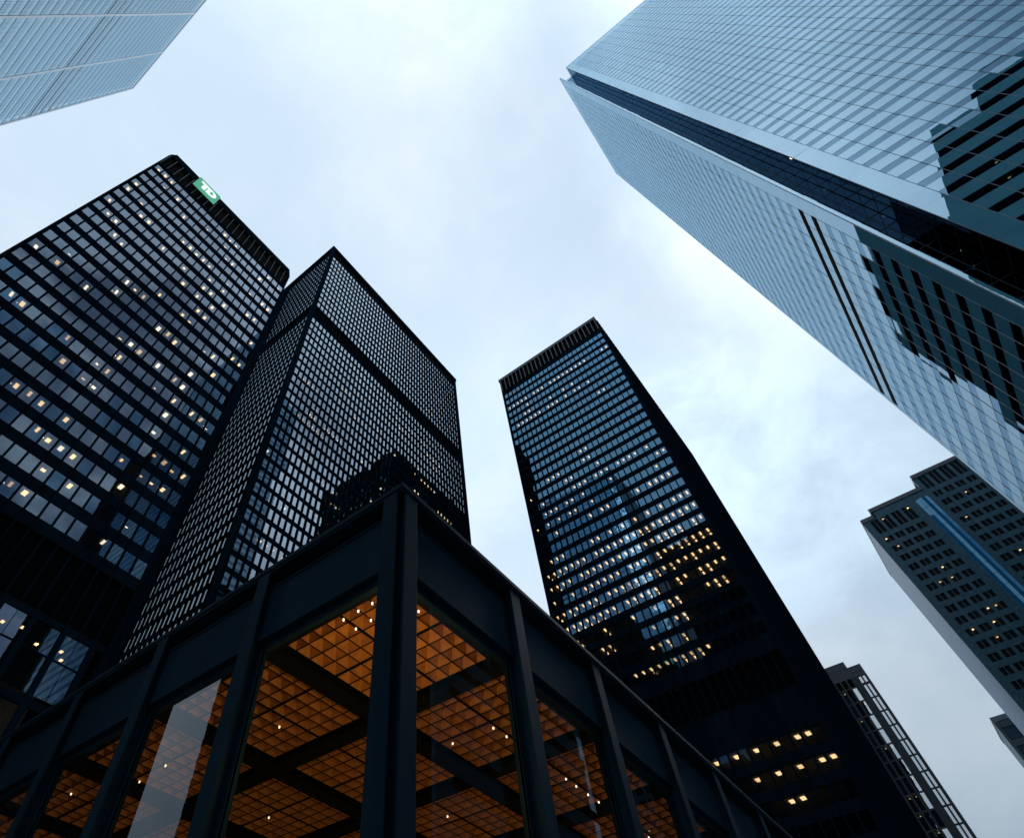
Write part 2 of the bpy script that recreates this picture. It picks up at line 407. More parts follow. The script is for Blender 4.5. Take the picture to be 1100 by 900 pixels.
# ---------------------------------------------------------------- black tower right of the middle with rows of lit offices
def lit_tower():
    k = 1.18; X0, X1, Y0, Y1, H = 85.48, 146.6, 7.45, 39.4, 154
    root = thing('office_tower', 'black tower with bluish upper glass and long rows of lit offices', 'building', (115*k, 23*k, 0))
    z0 = grid_zs(k)
    W, S = Face('-X', X0), Face('-Y', Y0)
    P, RP = 1.305, 3.12
    wu = [8.32 + P*i for i in range(24)]
    su = [86.9 + P*i for i in range(46)]
    rows = [144.1 - RP*j for j in range(30)] + [39.0 - RP*j for j in range(11)]
    fr = MB()
    for face, us, lo_, hi_ in ((W, wu, Y0, Y1), (S, su, X0, X1)):
        for i in range(len(us)+1):
            u = us[0] - P/2 + P*i
            face.box(fr, u-.11, u+.11, -.25, .06, z0, 146.6)
            face.box(fr, u-.07, u+.07, .06, .24 if face is W else .5, z0, 152.7)
        for zc in rows: face.box(fr, lo_+.3, hi_-.3, -.3, .025, zc+.98, zc+2.14)
        for za, zb in ((145.5, 146.85), (50.05, 52.66), (41.1, 45.0)): face.box(fr, lo_+.3, hi_-.3, -.31, .028, za, zb)
    fr.box(X0-.16, X0+.7, Y0-.2, Y0+.2, z0, 152.75); fr.box(X0-.16, X0+.6, Y1-.42, Y1, z0, 152.75); fr.box(X1-.5, X1, Y0-.2, Y0+.5, z0, 152.75)
    fr.build('facade_frame', 'black_steel', root, k)
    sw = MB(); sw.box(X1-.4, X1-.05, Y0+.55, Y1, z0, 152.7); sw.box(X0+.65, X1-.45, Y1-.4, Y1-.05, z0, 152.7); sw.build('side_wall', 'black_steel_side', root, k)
    for a, b in ((146.7, 152.8), (44.9, 50.0)):
        lo = MB(); W.box(lo, Y0+.3, Y1-.5, -.9, -.5, a, b); lo.build('louvre', 'louvre', root, k)
        lo = MB(); S.box(lo, X0+1, X1-.6, -.9, -.5, a, b); lo.build('louvre', 'louvre', root, k)
    ps = MB()
    for i in range(25):
        u = wu[0] - P/2 + P*i
        W.box(ps, u-.13, u+.13, -.45, .255, 146.9, 152.7)
    ps.build('louvre_post', 'post_steel', root, k)
    cp = MB(); cp.box(X0-.25, X1+.25, Y0-.25, Y1+.25, 152.8, 154); cp.build('parapet', 'post_steel', root, k)
    it = MB()
    for zc in rows: it.box(X0+.5, X1-.6, Y0+.5, Y1-.6, zc+1.02, zc+1.9)
    it.box(X0+9, X1-8, Y0+8, Y1-7, z0, 152)
    it.build('interior', 'slab', root, k)
    rnd = random.Random(12)
    cw = [(u-.55, u+.55, zc-.99, zc+.99, 1 if rnd.random() < .2 else 0) for zc in rows for u in wu]
    cs = [(u-.55, u+.55, zc-.99, zc+.99, 0) for zc in rows for u in su]
    spread(cw, W, root, k, 'window', ('g_blue', 'g_black2'), .0018, -.06, cap=90)
    spread(cs, S, root, k, 'window', ('g_blue', 'g_blue'), .0015, -.06, cap=10)
    full = {2: .8, 4: .25, 5: .6, 14: .2, 15: .35, 16: .4, 17: .25, 18: .2, 20: .4, 21: .75, 22: .8, 23: .8, 24: .85, 25: .7, 26: .4, 27: .25, 28: .14}
    on = lit_rows(24, len(rows), full, lambda j: .02 if j < 26 else .02, 77, 3)
    for i in range(6, 16): on.add((i, 29))
    for i in range(17, 24):
        on.discard((i, 29))
    L = []
    for (i, j) in on:
        u, zc = wu[i], rows[j]
        mt = rnd.choice(('lamp_warm', 'lamp_warm', 'lamp_dim')) if j > 19 else rnd.choice(('lamp_white', 'lamp_dim', 'lamp_dim'))
        L.append((X0+.55, X0+(1.0 if j < 18 else 1.35), u-.13, u+.15, zc+.92, zc+1.0, mt))
        if j > 20 and rnd.random() < .55: L.append((X0+1.9, X0+2.6, u-.13, u+.12, zc+.92, zc+1.0, 'lamp_warm'))
    for i, j in ((1, 30), (2, 30), (4, 30), (6, 30), (8, 30), (10, 30), (1, 31), (3, 31), (5, 31), (7, 31), (4, 32), (0, 31), (5, 32)):
        u, zc = wu[i], rows[j]
        L.append((X0+1.2, X0+2.1, u-.25, u+.3, zc+.92, zc+1.0, 'lamp_warm'))
    lights(L, root, k)
    return root

# ---------------------------------------------------------------- huge pale blue glass tower (upper right)
def glass_tower():
    k = 1.0; z0 = .15
    XL, XU, YL, YU, H = 53.5, 51.78, -28.9, -32.9, 275.0
    XE, YE, XN, YN = 100.0, -92.0, 55.7, -32.9
    root = thing('office_tower', 'huge pale blue mirror glass tower with a dark slot in its corner', 'building', (78, -60, 0))
    U, Lw = Face('-X', XU), Face('+Y', YL)
    NA, NB = Face('-X', XN), Face('+Y', YN)
    RP, P = 3.6, 2.83
    zs = [73.4 - .72 + RP*j for j in range(-19, 56)]           # middles of the see-through strips
    sp, vis, dark = MB(), [], []
    vL = []
    mull = MB()
    uy = [YU - 2.6 - P*i for i in range(0, 21)]
    lx = [XL + 3.0 + P*i for i in range(0, 16)]
    top = H - 6
    rnd = random.Random(3)
    for face, us, e0, e1 in ((U, [YU] + uy, YU, YE), (Lw, [XL] + lx, XL, XE)):
        us = [u for u in us if min(e0, e1) <= u <= max(e0, e1)] + ([e1] if abs(us[-1]-e1) > .5 else [])
        for i in range(len(us)-1):
            a, b = sorted((us[i], us[i+1]))
            for j, zc in enumerate(zs):
                if zc > top: break
                zt = min(zc + RP - .7, H)
                if i == 0 or face is Lw and i == len(us)-2:
                    face.pane(sp, a+.02, b-.02, zc-.69, zt-.01, tilt=.0020)
                    continue
                face.pane(sp, a+.02, b-.02, zc+.72, zt-.01, tilt=.0020)
                c = (a+.03, b-.03, zc-.69, zc+.69, 0)
                if face is U: vis.append(c)
                elif not (90.6 < zc < 95.6): vL.append(c)
            face.pane(sp, a+.02, b-.02, zs[min(j, len(zs)-1)]-.69, H, tilt=.0006)
        for u in us:
            face.box(mull, u-.03, u+.03, -.08, .02, z0, H)
    for zc in (94.3, 90.7):
        lv = MB(); Lw.box(lv, XL+2.9, XE-.9, -.3, .05, zc-.62, zc+.62); lv.build('louvre', 'louvre', root, k)
    Lw.box(mull, XL+2.9, XE-.9, -.35, -.02, 91.32, 93.68)
    cap = MB()                                               # the roof slab follows the notch
    pts = [(XU-.05, YU), (XU-.05, YE), (XE+.05, YE), (XE+.05, YL+.05), (XL-.05, YL+.05), (XL-.05, YL-.56), (XN-.02, YL-.56), (XN-.02, YU)]
    n = len(pts)
    for zz in (H, H+.25): cap.v += [(x, y, zz) for x, y in pts]
    cap.f += [tuple(range(n)), tuple(range(n, 2*n))[::-1]] + [(i, (i+1) % n, n+(i+1) % n, n+i) for i in range(n)]
    cap.build('roof', 'white_panel', root, k)
    sp.build('spandrel_glass', 'spandrel', root, k)
    mull.build('mullion', 'blue_frame', root, k)
    spread(vis, U, root, k, 'window', ('g_vision', 'g_vision'), .0020, -.02, cap=60)
    spread(vL, Lw, root, k, 'window', ('g_vision', 'g_vision'), .0020, -.02, cap=40)
    # the slot
    nb = MB(); nbm = MB()
    for j in range(75):
        zc = zs[0] + RP*j
        for q in range(2):
            NB.pane(nb, XU + .35 + q*1.8, XU + .35 + q*1.8 + 1.7, zc-1.7, zc+1.7, tilt=.002)
        NB.box(nbm, XU+.35, XN-.1, -.1, .015, zc+1.75, zc+1.85)
    NB.box(nbm, XU+.04, XU+.3, -.6, -.03, z0, H); NB.box(nbm, XN-.10, XN-.04, -.1, .02, z0, H)
    nb.build('slot_glass', 'g_slot', root, k); nbm.build('slot_frame', 'slot_frame', root, k)
    na = MB(); nam = MB()
    for j in range(75):
        zc = zs[0] + RP*j
        NA.pane(na, YU+.1, YL-.6, zc-1.7, zc+1.7, tilt=.002)
        NA.box(nam, YU+.1, YL-.6, -.1, .015, zc+1.75, zc+1.85)
    for yy in (-31.6, -30.3): NA.box(nam, yy-.04, yy+.04, -.05, .06, z0, H)
    na.build('slot_glass', 'g_vision', root, k); nam.build('slot_frame', 'slot_frame', root, k)
    tp = MB(); tp.box(XU+.05, XN-.06, YN+.03, YN+.09, H-3.0, H-.02); tp.box(XN-.13, XN-.07, YN+.1, YL-.6, H-3.0, H-.02); tp.build('parapet', 'spandrel', root, k)
    rt = MB(); rt.box(XL, XN-.02, YL-.55, YL-.12, z0, H-.02); rt.build('corner_fin', 'spandrel', root, k)
    it = MB()
    for zc in zs:
        if zc < top: 
            it.box(XU+.3, XE-1, YE+1, YN-.4, zc+.75, zc+1.1); it.box(XN+.3, XE-1, YN-.38, YL-.3, zc+.75, zc+1.1)
    it.box(XU+9, XE-9, YE+1, YN-8, z0, H-1)
    it.build('interior', 'core', root, k)
    sw = MB(); sw.box(XE-.4, XE-.02, YE, YL-.12, z0, H); sw.box(XU+.1, XE-.45, YE-.02, YE+.3, z0, H); sw.build('side_wall', 'bronze_frame', root, k)
    br = MB()                                                # bracing seen through the dark slot glass
    for q in range(5):
        za = 40 + q*14.4
        n0 = len(br.v)
        for (xa, xb, zz0, zz1) in ((52.6, 55.4, za, za+7), (55.4, 52.6, za+7.2, za+14.2)):
            n0 = len(br.v)
            for (x, zz) in ((xa, zz0), (xb, zz1)):
                br.v += [(x-.22, YN-.9, zz-.2), (x+.22, YN-.9, zz+.2), (x+.22, YN-1.3, zz+.2), (x-.22, YN-1.3, zz-.2)]
            br.f += [(n0+q2, n0+(q2+1) % 4, n0+4+(q2+1) % 4, n0+4+q2) for q2 in range(4)]
    br.build('brace', 'core', root, k)
    L = []
    for (x, zt) in ((53.0, 83.3), (53.6, 75.9), (53.2, 68.7), (52.9, 97.6), (54.0, 104.8)):
        zc = min(zs, key=lambda z: abs(z-zt))
        L.append((x, x+.30, YN-2.0, YN-1.2, zc+.62, zc+.72, 'lamp_white'))
    for (yy, zt) in ((-50.5, 112), (-46.2, 104), (-44.0, 98), (-41.5, 73.0), (-40.2, 69.5), (-55, 120), (-39, 66)):
        zc = min(zs, key=lambda z: abs(z-zt))
        L.append((XU+.6, XU+.75, yy, yy+.22, zc+.60, zc+.66, 'lamp_dim'))
    lights(L, root, k)
    return root

# ---------------------------------------------------------------- pale white and blue tower cut by the top left corner
def pale_tower():
    k = 1.0; XF, Y1, Y0, H = -55.8, 111.6, 58.0, 290.0; z0 = .15
    root = thing('office_tower', 'pale blue tower with white piers cut off by the top left corner of the photo', 'building', (-75, 60, 0))
    F = Face('+X', XF)
    piers = [Y1 - 20.75*i for i in range(3)] + [Y0 + .45]
    RP = 4.35
    sp, ln, pr = MB(), MB(), MB()
    cells = []
    nz = int(H / RP)
    for b in range(len(piers)-1):
        yb, ya = piers[b], piers[b+1]
        n = 14; w = (yb - ya - .9) / n
        for i in range(n):
            u0 = ya + .45 + w*i
            for j in range(nz):
                zt = H - 2.0 - RP*j
                if zt - RP < 4: break
                F.pane(sp, u0+.03, u0+w-.03, zt - RP*.5, zt-.12, tilt=.0012)
                cells.append((u0+.05, u0+w-.05, zt - RP + .12, zt - RP*.5 - .05, 0))
    for j in range(nz):
        zt = H - 2.0 - RP*j
        for b in range(len(piers)-1): F.box(ln, piers[b+1]+.45, piers[b]-.45, -.2, .04, zt-.12, zt+.12)
    for y in piers: F.box(pr, y-.40, y+.40, -.5, .07, z0, H-.05)
    F.box(pr, Y0, Y1+.38, -.5, .08, H-1.6, H)
    for zc in (207.6, 213.6, 218.4):
        dk = MB()
        for b in range(len(piers)-1): F.box(dk, piers[b+1]+.46, piers[b]-.46, -.2, .06, zc-.45, zc+.45)
        dk.build('louvre', 'blue_frame', root, k)
    pr.build('pier', 'white_panel', root, k); sp.build('spandrel_panel', 'pale_glass', root, k)
    ln.build('floor_line', 'blue_frame', root, k)
    spread(cells, F, root, k, 'window', ('g_pale', 'g_pale'), .0012, -.02, cap=100)
    it = MB(); it.box(XF-45, XF-1.5, Y0, Y1+.4, z0, H-.5); it.build('core', 'granite_trim', root, k)
    return root
M['slot_frame'] = paint('slot_frame', (.008, .018, .03), .5, .3, .1)
M['blue_frame'] = paint('blue_frame', (.13, .20, .26), .4, .5, .1)
M['g_pale'] = coated('pale_window', (.14, .34, .50), 4.8, (.72, .90, 1.0), .012)

# ---------------------------------------------------------------- stepped stone tower with a blue glass stripe (right)
def stripe_tower():
    k = 1.2; X0, Y0 = 166.0, -19.92; z0 = grid_zs(k)
    root = thing('office_tower', 'stepped grey stone tower with paired small windows and a blue glass stripe', 'building', (180*k, -45*k, 0))
    W = Face('-X', X0); N = Face('+Y', Y0)
    X1, YE = 193.6, -75.0
    tiers = [(Y0, -23.2, 119.9), (-23.2, -36.6, 122.0), (-36.6, YE, 126.1)]
    P, RP = 2.62, 3.13
    cols = [-22.55 - 2.62*i for i in range(4)] + [-38.55 - P*i for i in range(13)]
    fr = MB(); cells = []; rm = MB()
    for (a, b, h) in tiers: 
        W.box(rm, a, b, -.6, .22, h-1.15, h); fr.box(X0+.61, X1, b, a, h-.9, h-.2)
    rnd = random.Random(4); L = []
    for i, u in enumerate(cols):
        zt = 118.3 if u > -37 else 124.7
        j = 0; z = zt
        while z > 12:
            hgt = 4.3 if j == 0 else 1.75
            for s in (-.52, .52):
                cells.append((u+s-.44, u+s+.44, z-hgt, z, 0))
            zn = z - hgt - 1.38
            if rnd.random() < .20: 
                sx = rnd.choice((-.52, .52)); L.append((X0+.5, X0+.85, u+sx-.2, u+sx+.2, z-.20, z-.12, rnd.choice(('lamp_dim', 'lamp_warm', 'lamp_dim'))))
            W.box(fr, u-1.31, u+1.31, -.5, .0, zn, z-hgt)
            z = zn; j += 1
        W.box(fr, u-1.31, u-.97, -.5, .06, z0, zt); W.box(fr, u+.97, u+1.31, -.5, .06, z0, zt); W.box(fr, u-.08, u+.08, -.45, .03, z0, zt)
        W.box(fr, u-1.31, u+1.31, -.5, .05, zt, (118.8 if u > -23 else (120.9 if u > -37 else 125.0)))
    W.box(fr, Y0-1.33, Y0, -.5, .08, z0, 118.75)
    W.box(fr, -33.2, -31.75, -.5, .07, z0, 120.85); W.box(fr, -37.24, -36.35, -.5, .07, z0, 124.9)
    W.box(fr, -33.2, -36.35, -.5, .05, 118.6, 120.85)
    fr.build('stone_wall', 'granite', root, k); rm.build('cornice', 'granite_trim', root, k)
    spread(cells, W, root, k, 'window', ('g_dim', 'g_dim'), .001, -.3)
    st = MB()
    for j in range(36):
        z = 118.5 - 3.13*j
        for q in range(4):
            ang = (-1.5 + q) * .12
            u0 = -36.3 + q*.775
            dd = [.15, .55, .7, .55, .15]
            st.quad([W.pt(u0, dd[q], z-3.05), W.pt(u0+.76, dd[q+1], z-3.05), W.pt(u0+.76, dd[q+1], z), W.pt(u0, dd[q], z)], W.out())
    sto = st.build('glass_stripe', 'stripe', root, k)
    sm = MB()
    for j in range(37): W.box(sm, -36.3, -33.2, -.3, .1, 118.45-3.13*j, 118.55-3.13*j)
    for q in range(5): W.box(sm, -36.3+q*.775-.03, -36.3+q*.775+.03, -.2, (.15,.55,.7,.55,.15)[q]+.05, z0, 118.5)
    sm.build('stripe_frame', 'stripe_line', root, k)
    # the flank, its stone painted paler for the brighter sky it faces
    fl = MB(); cl = []
    N.box(fl, X0+.02, X1, -.5, 0.0, z0, 118.8); fl.box(X1-.5, X1, YE, Y0-.55, z0, 118); fl.box(X0+.6, X1-.55, YE, YE+.5, z0, 125)
    fl.build('side_wall', 'sky_lit_side_stone', root, k)
    cr = MB(); cr.box(X0+.62, X1, Y0-.6, Y0+.05, 118.85, 119.9); cr.build('parapet', 'granite_trim', root, k)
    it = MB()
    for j in range(36): it.box(X0+1.6, X1-1, YE+1, Y0-.6, 118.4-3.13*j, 118.8-3.13*j)
    it.box(X0+5, X1-3, YE+2, Y0-2, z0, 118.5); it.build('interior', 'core', root, k)
    lights(L, root, k)
    return root
M['stripe_line'] = paint('stripe_line', (.12, .30, .48), .4, .5, .1)
M['g_dim'] = glass('dim_glass', (.3, .33, .35), 1.5, (.8, .9, 1), .02)
M['sky_lit_side_stone'] = paint('sky_lit_side_stone', (.27, .38, .50), .6, .3, .10, .8)  # same granite as the front; sky light on the flank is in this colour

# ---------------------------------------------------------------- grey grid tower behind the lit black tower (lower right)
def grid_tower():
    k = 1.12; X0, Y0, Y1 = 172.0, .55, 12.5; z0 = grid_zs(k)
    root = thing('office_tower', 'slim grey tower with long bright window strips rising behind the black tower', 'building', (180*k, 6*k, 0))
    W = Face('-X', X0); S = Face('-Y', Y0)
    RP = 3.33
    fr, cells, pl = MB(), [], MB()
    W.box(pl, 3.55, Y1, -10, 0, 88.5, 90.1); W.box(pl, Y0, 3.55, -10, .02, 86.9, 88.4)
    W.box(pl, Y0, Y1, -6, -.02, 85.8, 86.88); W.box(pl, 3.56, Y1, -6, -.04, 86.9, 88.48)
    pl.build('parapet', 'granite_trim', root, k)
    strips = [(1.12, 1.68), (2.0, 2.56), (4.2, 5.15), (5.6, 6.5), (6.9, 7.8), (8.2, 9.1), (9.5, 10.4), (10.8, 11.7)]
    edges = [Y0] + [e for s in strips for e in s] + [Y1]
    for q in range(0, len(edges), 2):
        W.box(fr, edges[q], edges[q+1], -.5, .10, z0, 85.78)
    for a, b in strips:
        for j in range(25):
            z = 83.6 - RP*j
            W.box(fr, a, b, -.4, .04, z-.16, z+.16)
            if z - RP > 2: cells.append((a+.03, b-.03, z - RP + .18, z-.18, 0))
    for j in range(3):
        pass
    for u in (1.3, 2.2, 3.05): cells.append((u-.33, u+.33, 84.0, 85.5, 0))
    for (a, b) in ((Y0+.05, .97), (1.63, 1.87), (2.53, 2.72), (3.38, 4.2)): W.box(fr, a, b, -.4, .13, 83.5, 85.7)
    fr.build('facade_frame', 'bronze_frame', root, k)
    spread(cells, W, root, k, 'window', ('g_grey', 'g_grey'), .002, -.05)
    sd = MB(); sd.box(X0+.51, X0+22, Y0, Y0+.4, z0, 86); sd.box(X0+21.5, X0+22, Y0+.41, Y1, z0, 86); sd.box(X0+.51, X0+21.4, Y1-.4, Y1, z0, 86); sd.build('side_wall', 'bronze_frame', root, k)
    it = MB()
    for j in range(25): it.box(X0+.45, X0+10, Y0+.45, Y1-.45, 83.5-RP*j, 83.8-RP*j)
    it.box(X0+5, X0+8, Y0+.5, Y1-.5, z0, 85); it.build('interior', 'core', root, k)
    rnd = random.Random(9); L = []
    for j in range(0, 22):
        for (a, b) in strips[2:6]:
            if rnd.random() < .28:
                z = 83.6 - RP*j - .3; L.append((X0+.7, X0+1.05, a+.25, a+.5, z-.1, z, 'lamp_warm'))
    lights(L, root, k)
    return root

def far_tower():
    k = 1.7; X0, Y0, z0 = 148.0, -12.7, grid_zs(1.7)
    root = thing('office_block', 'small dark far building at the right edge with one dull tan window', 'building', (155*k, -20*k, 0))
    W = Face('-X', X0)
    b = MB(); b.box(X0+.3, 157.4, -26, Y0, z0, 59.0); b.build('wall', 'granite', root, k)
    c = MB(); c.box(X0, 157.6, -26, Y0+.05, 59.0, 59.9); c.build('parapet', 'granite_trim', root, k)
    fr = MB()
    for j in range(8):
        W.box(fr, Y0, -26, -.28, 0, 57.9-3.2*j, 58.9-3.2*j)
    for i in range(6): W.box(fr, Y0-.02-2.4*i, Y0-.5-2.4*i, -.29, .05, z0, 58.95)
    fr.build('facade_frame', 'bronze_frame', root, k)
    cells = [(Y0-.6-2.4*i-1.75, Y0-.6-2.4*i, 55.8-3.2*j, 57.8-3.2*j, 1 if (i, j) == (1, 1) else 0) for i in range(5) for j in range(8)]
    spread(cells, W, root, k, 'window', ('g_dim2', 'tan_window'), .001, -.1)
    return root
M['g_dim2'] = coated('dim_window', (.012, .03, .05), 1.5, (.8, .9, 1), .02)
M['tan_window'] = lamp('tan_lit_window', (.50, .36, .24), .5)

# ================================================================== THE PAVILION
def pavilion():
    GX, GY, P = 7.06, 6.42, 4.13                        # corner of the column grid and its bay
    n = 9; CE = 10.1
    root = thing('pavilion', 'low black steel pavilion with orange coffered ceiling glowing behind tall glass', 'building', (GX+15, GY+15, 0))
    X0, Y0 = 6.64, 5.95; X1, Y1 = GX + P*n + .4, GY + P*n + .4
    rf = MB(); rf.box(X0, X1, Y0, Y1, 11.86, 12.0); rf.box(X0+.03, X1-.03, Y0+.03, Y1-.03, 11.78, 11.858)
    rf.build('cornice', 'pavilion_steel', root, 1, .012)
    rs = MB(); rs.box(GX+.2, X1-.4, GY+.2, Y1-.4, 10.75, 11.775); rs.build('roof', 'roof', root)
    rc = MB(); rc.box(GX-.02, X1-.3, GY-.02, GY+.15, 11.45, 11.777); rc.box(GX-.02, GX+.15, GY+.17, Y1-.3, 11.45, 11.777); rc.build('shadow_gap', 'louvre', root)
    S, W = Face('-Y', GY), Face('-X', GX)
    flo = MB(); flo.box(GX, X1-.3, GY, Y1-.3, .004, .2); flo.build('floor', 'floor', root)
    for face, u0 in ((S, GX), (W, GY)):
        for i in range(n):
            a, b = u0 + P*i, u0 + P*(i+1)
            m = MB(); face.box(m, a+.06, b-.06, -.02, .17, 9.93, 11.48)
            face.box(m, a+.06, b-.06, .172, .20, 9.93, 10.01); face.box(m, a+.06, b-.06, .172, .20, 11.42, 11.48)
            m.build('fascia_panel', 'pavilion_panel', root, 1, .006)
            h = MB(); face.box(h, a+.21, b-.21, -.09, .05, 9.76, 9.925); face.box(h, a+.05, a+.2, -.09, .06, .2, 9.925); face.box(h, b-.2, b-.05, -.09, .06, .2, 9.925); face.box(h, a+.21, b-.21, -.08, .05, .2, .45)
            fr = h.build('window_frame', 'pavilion_steel', root, 1, .008)
            w = MB(); face.pane(w, a+.19, b-.19, .46, 9.77, d=-.02, tilt=.0003)
            w.build('window', 'g_clear', root)
        for i in range(1, n+1):                          # wide-flange columns stand in front of the glass
            u = u0 + P*i
            c = MB()
            face.box(c, u-.21, u+.21, .36, .41, .15, 11.775); face.box(c, u-.03, u+.03, .07, .359, .15, 11.77); face.box(c, u-.2, u+.2, .0, .068, .15, 11.77)
            c.build('column', 'pavilion_steel', root, 1, .008)
    c = MB()                                             # the re-entrant corner column
    c.box(GX-.42, GX-.36, GY-.30, GY+.10, .15, 11.775); c.box(GX-.359, GX-.03, GY-.16, GY-.10, .15, 11.77)
    c.box(GX-.26, GX+.14, GY-.44, GY-.38, .15, 11.775); c.box(GX-.10, GX-.04, GY-.379, GY-.165, .15, 11.77)
    c.box(GX-.12, GX+.10, GY-.099, GY+.1, .15, 11.77); c.box(GX-.025, GX+.06, GY-.16, GY-.10, .15, 11.765)
    c.build('column', 'pavilion_steel', root, 1, .008)
    # ceiling: deep coffers in panels between the beams
    for i in range(n+1):
        b = MB(); u = GX + P*i + (.06 if i == 0 else .03); b.box(u-.25 if i else u+.05, u+.25, GY+.1, Y1-.5, CE-.2, CE+.35); b.build('ceiling_beam', 'beam', root)
        for j in range(n):
            pass
    for i in range(n+1):
        v = GY + P*i + (.06 if i == 0 else -.05)
        for q in range(n):
            b = MB(); b.box(GX + P*q + (.312 if q == 0 else .282), GX + P*(q+1) - .222, v-.27 if i else v+.05, v+.27, CE-.198, CE+.35); b.build('ceiling_beam', 'beam', root)
    rnd = random.Random(2)
    for bi in range(n):
        for bj in range(n):
            m = MB(); rib = MB()
            xa, xb = GX + P*bi + .285, GX + P*(bi+1) - .225
            ya, yb = GY + P*bj + (.335 if bj == 0 else .225), GY + P*(bj+1) - .325
            gap = .05
            for qx in range(2):
                for qy in range(2):
                    hx, hy = (xb-xa)/2, (yb-ya)/2
                    px, py = xa + qx*hx + gap/2, ya + qy*hy + gap/2
                    sx, sy = (hx-gap)/4, (hy-gap)/4
                    for cx in range(4):
                        for cy in range(4):
                            x0, y0 = px + cx*sx + .016, py + cy*sy + .016
                            x1, y1 = x0 + sx - .032, y0 + sy - .032
                            xm, ym, t = (x0+x1)/2, (y0+y1)/2, .05
                            zt = CE + .33
                            lo = [(x0,y0,CE),(x1,y0,CE),(x1,y1,CE),(x0,y1,CE)]
                            hi = [(xm-t,ym-t,zt),(xm+t,ym-t,zt),(xm+t,ym+t,zt),(xm-t,ym+t,zt)]
                            for q in range(4):
                                m.quad([lo[q], lo[(q+1)%4], hi[(q+1)%4], hi[q]], (xm-(lo[q][0]+lo[(q+1)%4][0])/2, ym-(lo[q][1]+lo[(q+1)%4][1])/2, -1))
                            rib.quad(hi, (0, 0, -1))
            rib.box(xa, xb, ya, yb, CE+.335, CE+.35)
            for qx in range(2):
                for c5 in range(5):
                    x5 = xa + qx*(xb-xa)/2 + gap/2 + c5*((xb-xa)/2 - gap)/4
                    rib.box(x5-.016, x5+.016, ya, yb, CE-.012, CE+.05)
            for qy in range(2):
                for c5 in range(5):
                    y5 = ya + qy*(yb-ya)/2 + gap/2 + c5*((yb-ya)/2 - gap)/4
                    rib.box(xa+.02, xb-.02, y5-.016, y5+.016, CE-.009, CE+.048)
            m.build('ceiling_panel', 'coffer', root)
            rib.build('ceiling_tray', 'beam', root)
    # small bare downlights hanging at the crossings of the coffers
    spots = []
    xa, xb, ya, yb = GX + .285, GX + P - .225, GY + .335, GY + P - .325
    for (x, y) in ((6.94, 6.69), (6.93, 7.07), (6.93, 7.46), (6.94, 7.89), (7.33, 7.05), (7.32, 7.46), (7.33, 7.9), (7.72, 7.46), (7.73, 6.5), (7.72, 7.07)):
        spots.append((x*1.070+.22, y*1.070+.05))
    for (x, y) in ((12.12, 9.9), (12.6, 9.25), (12.65, 8.0), (13.2, 7.98), (15.84, 11.94), (16.1, 8.0), (16.65, 8.0), (17.3, 8.0), (19.1, 9.85), (17.9, 8.0), (20.2, 9.9), (21.3, 12.0), (9.2, 12.1), (8.6, 15.9), (8.7, 17.2), (7.9, 19.3), (9.9, 20.2), (12.5, 16.1), (16.5, 16.5), (21.0, 8.0), (22.1, 8.1)):
        spots.append((x*1.070, y*1.070))
    for (x, y) in spots:
        s = MB(); r = .021
        ring = [(x + r*math.cos(t*math.pi/3), y + r*math.sin(t*math.pi/3)) for t in range(6)]
        s.quad([(a, b, CE-.07) for a, b in ring]); s.quad([(a, b, CE-.02) for a, b in ring])
        for q in range(6): s.quad([(*ring[q], CE-.07), (*ring[(q+1)%6], CE-.07), (*ring[(q+1)%6], CE-.02), (*ring[q], CE-.02)])
        s.build('ceiling_light', 'bulb', root)
    # the back walls of the hall
    bw = MB(); bw.box(X1-.75, X1-.45, GY+.3, Y1-.5, .2, CE+.3); bw.box(GX+.3, X1-.8, Y1-.75, Y1-.45, .2, CE+.3); bw.build('back_wall', 'core', root)
    return root

sign_tower(); belt_tower(); lit_tower(); glass_tower(); pale_tower(); stripe_tower(); grid_tower(); far_tower(); pavilion()

# ------------------------------------------------------------------ ground, road and plaza
def structure(name, mb, mat):
    o = mb.build(name, mat); o['kind'] = 'structure'; return o
g = MB(); g.box(-1500, 1500, -1500, 1500, -1.0, 0.0); structure('ground', g, 'asphalt')
g = MB(); g.box(-12, 48, -6, 50, .004, .146); structure('plaza', g, 'paving')
g = MB(); g.box(-300, 300, -24, -10, .002, .006); structure('road', g, 'asphalt')
g = MB()
for q in range(-30, 30): g.box(q*9, q*9+3, -17.1, -16.95, .007, .011)
structure('road_marking', g, 'road_paint')

# unseen dark blocks, put in so the glass towers have something to mirror
def street_block(label, x0, x1, tiers):
    root = thing('office_tower', label, 'building', ((x0+x1)/2, tiers[0][1], 0))
    for (a, b, h) in tiers:
        w = MB(); s = MB(); g = MB()
        w.box(x0, x1, b, a, .15, h)
        q = 3.0
        while q < h - 4:
            s.box(x0-.06, x1+.06, b-.06, a+.06, q, q+1.6); q += 3.7
        w.build('wall', 'black_steel_side', root); s.build('window_band', 'louvre', root)
street_block('dark stepped office tower behind the viewer, mirrored in the pale glass tower', -95, -50, [(-110, -122, 222), (-122, -150, 243), (-150, -260, 263)])
street_block('plain dark office tower behind the viewer, mirrored in the block with the green sign', 59.5, 130, [(-112, -160, 262)])
street_block('unseen tall dark block added beside the pale tower to darken mirroring glass', -84, -54, [(51, 15.5, 216)])  # added out of view, sized to darken reflections in the lit tower
street_block('unseen lower dark block added before the pale tower to darken mirroring glass', -55.5, -48, [(104, 51.3, 112)])  # added out of view, shaped to darken lit tower and pavilion panes

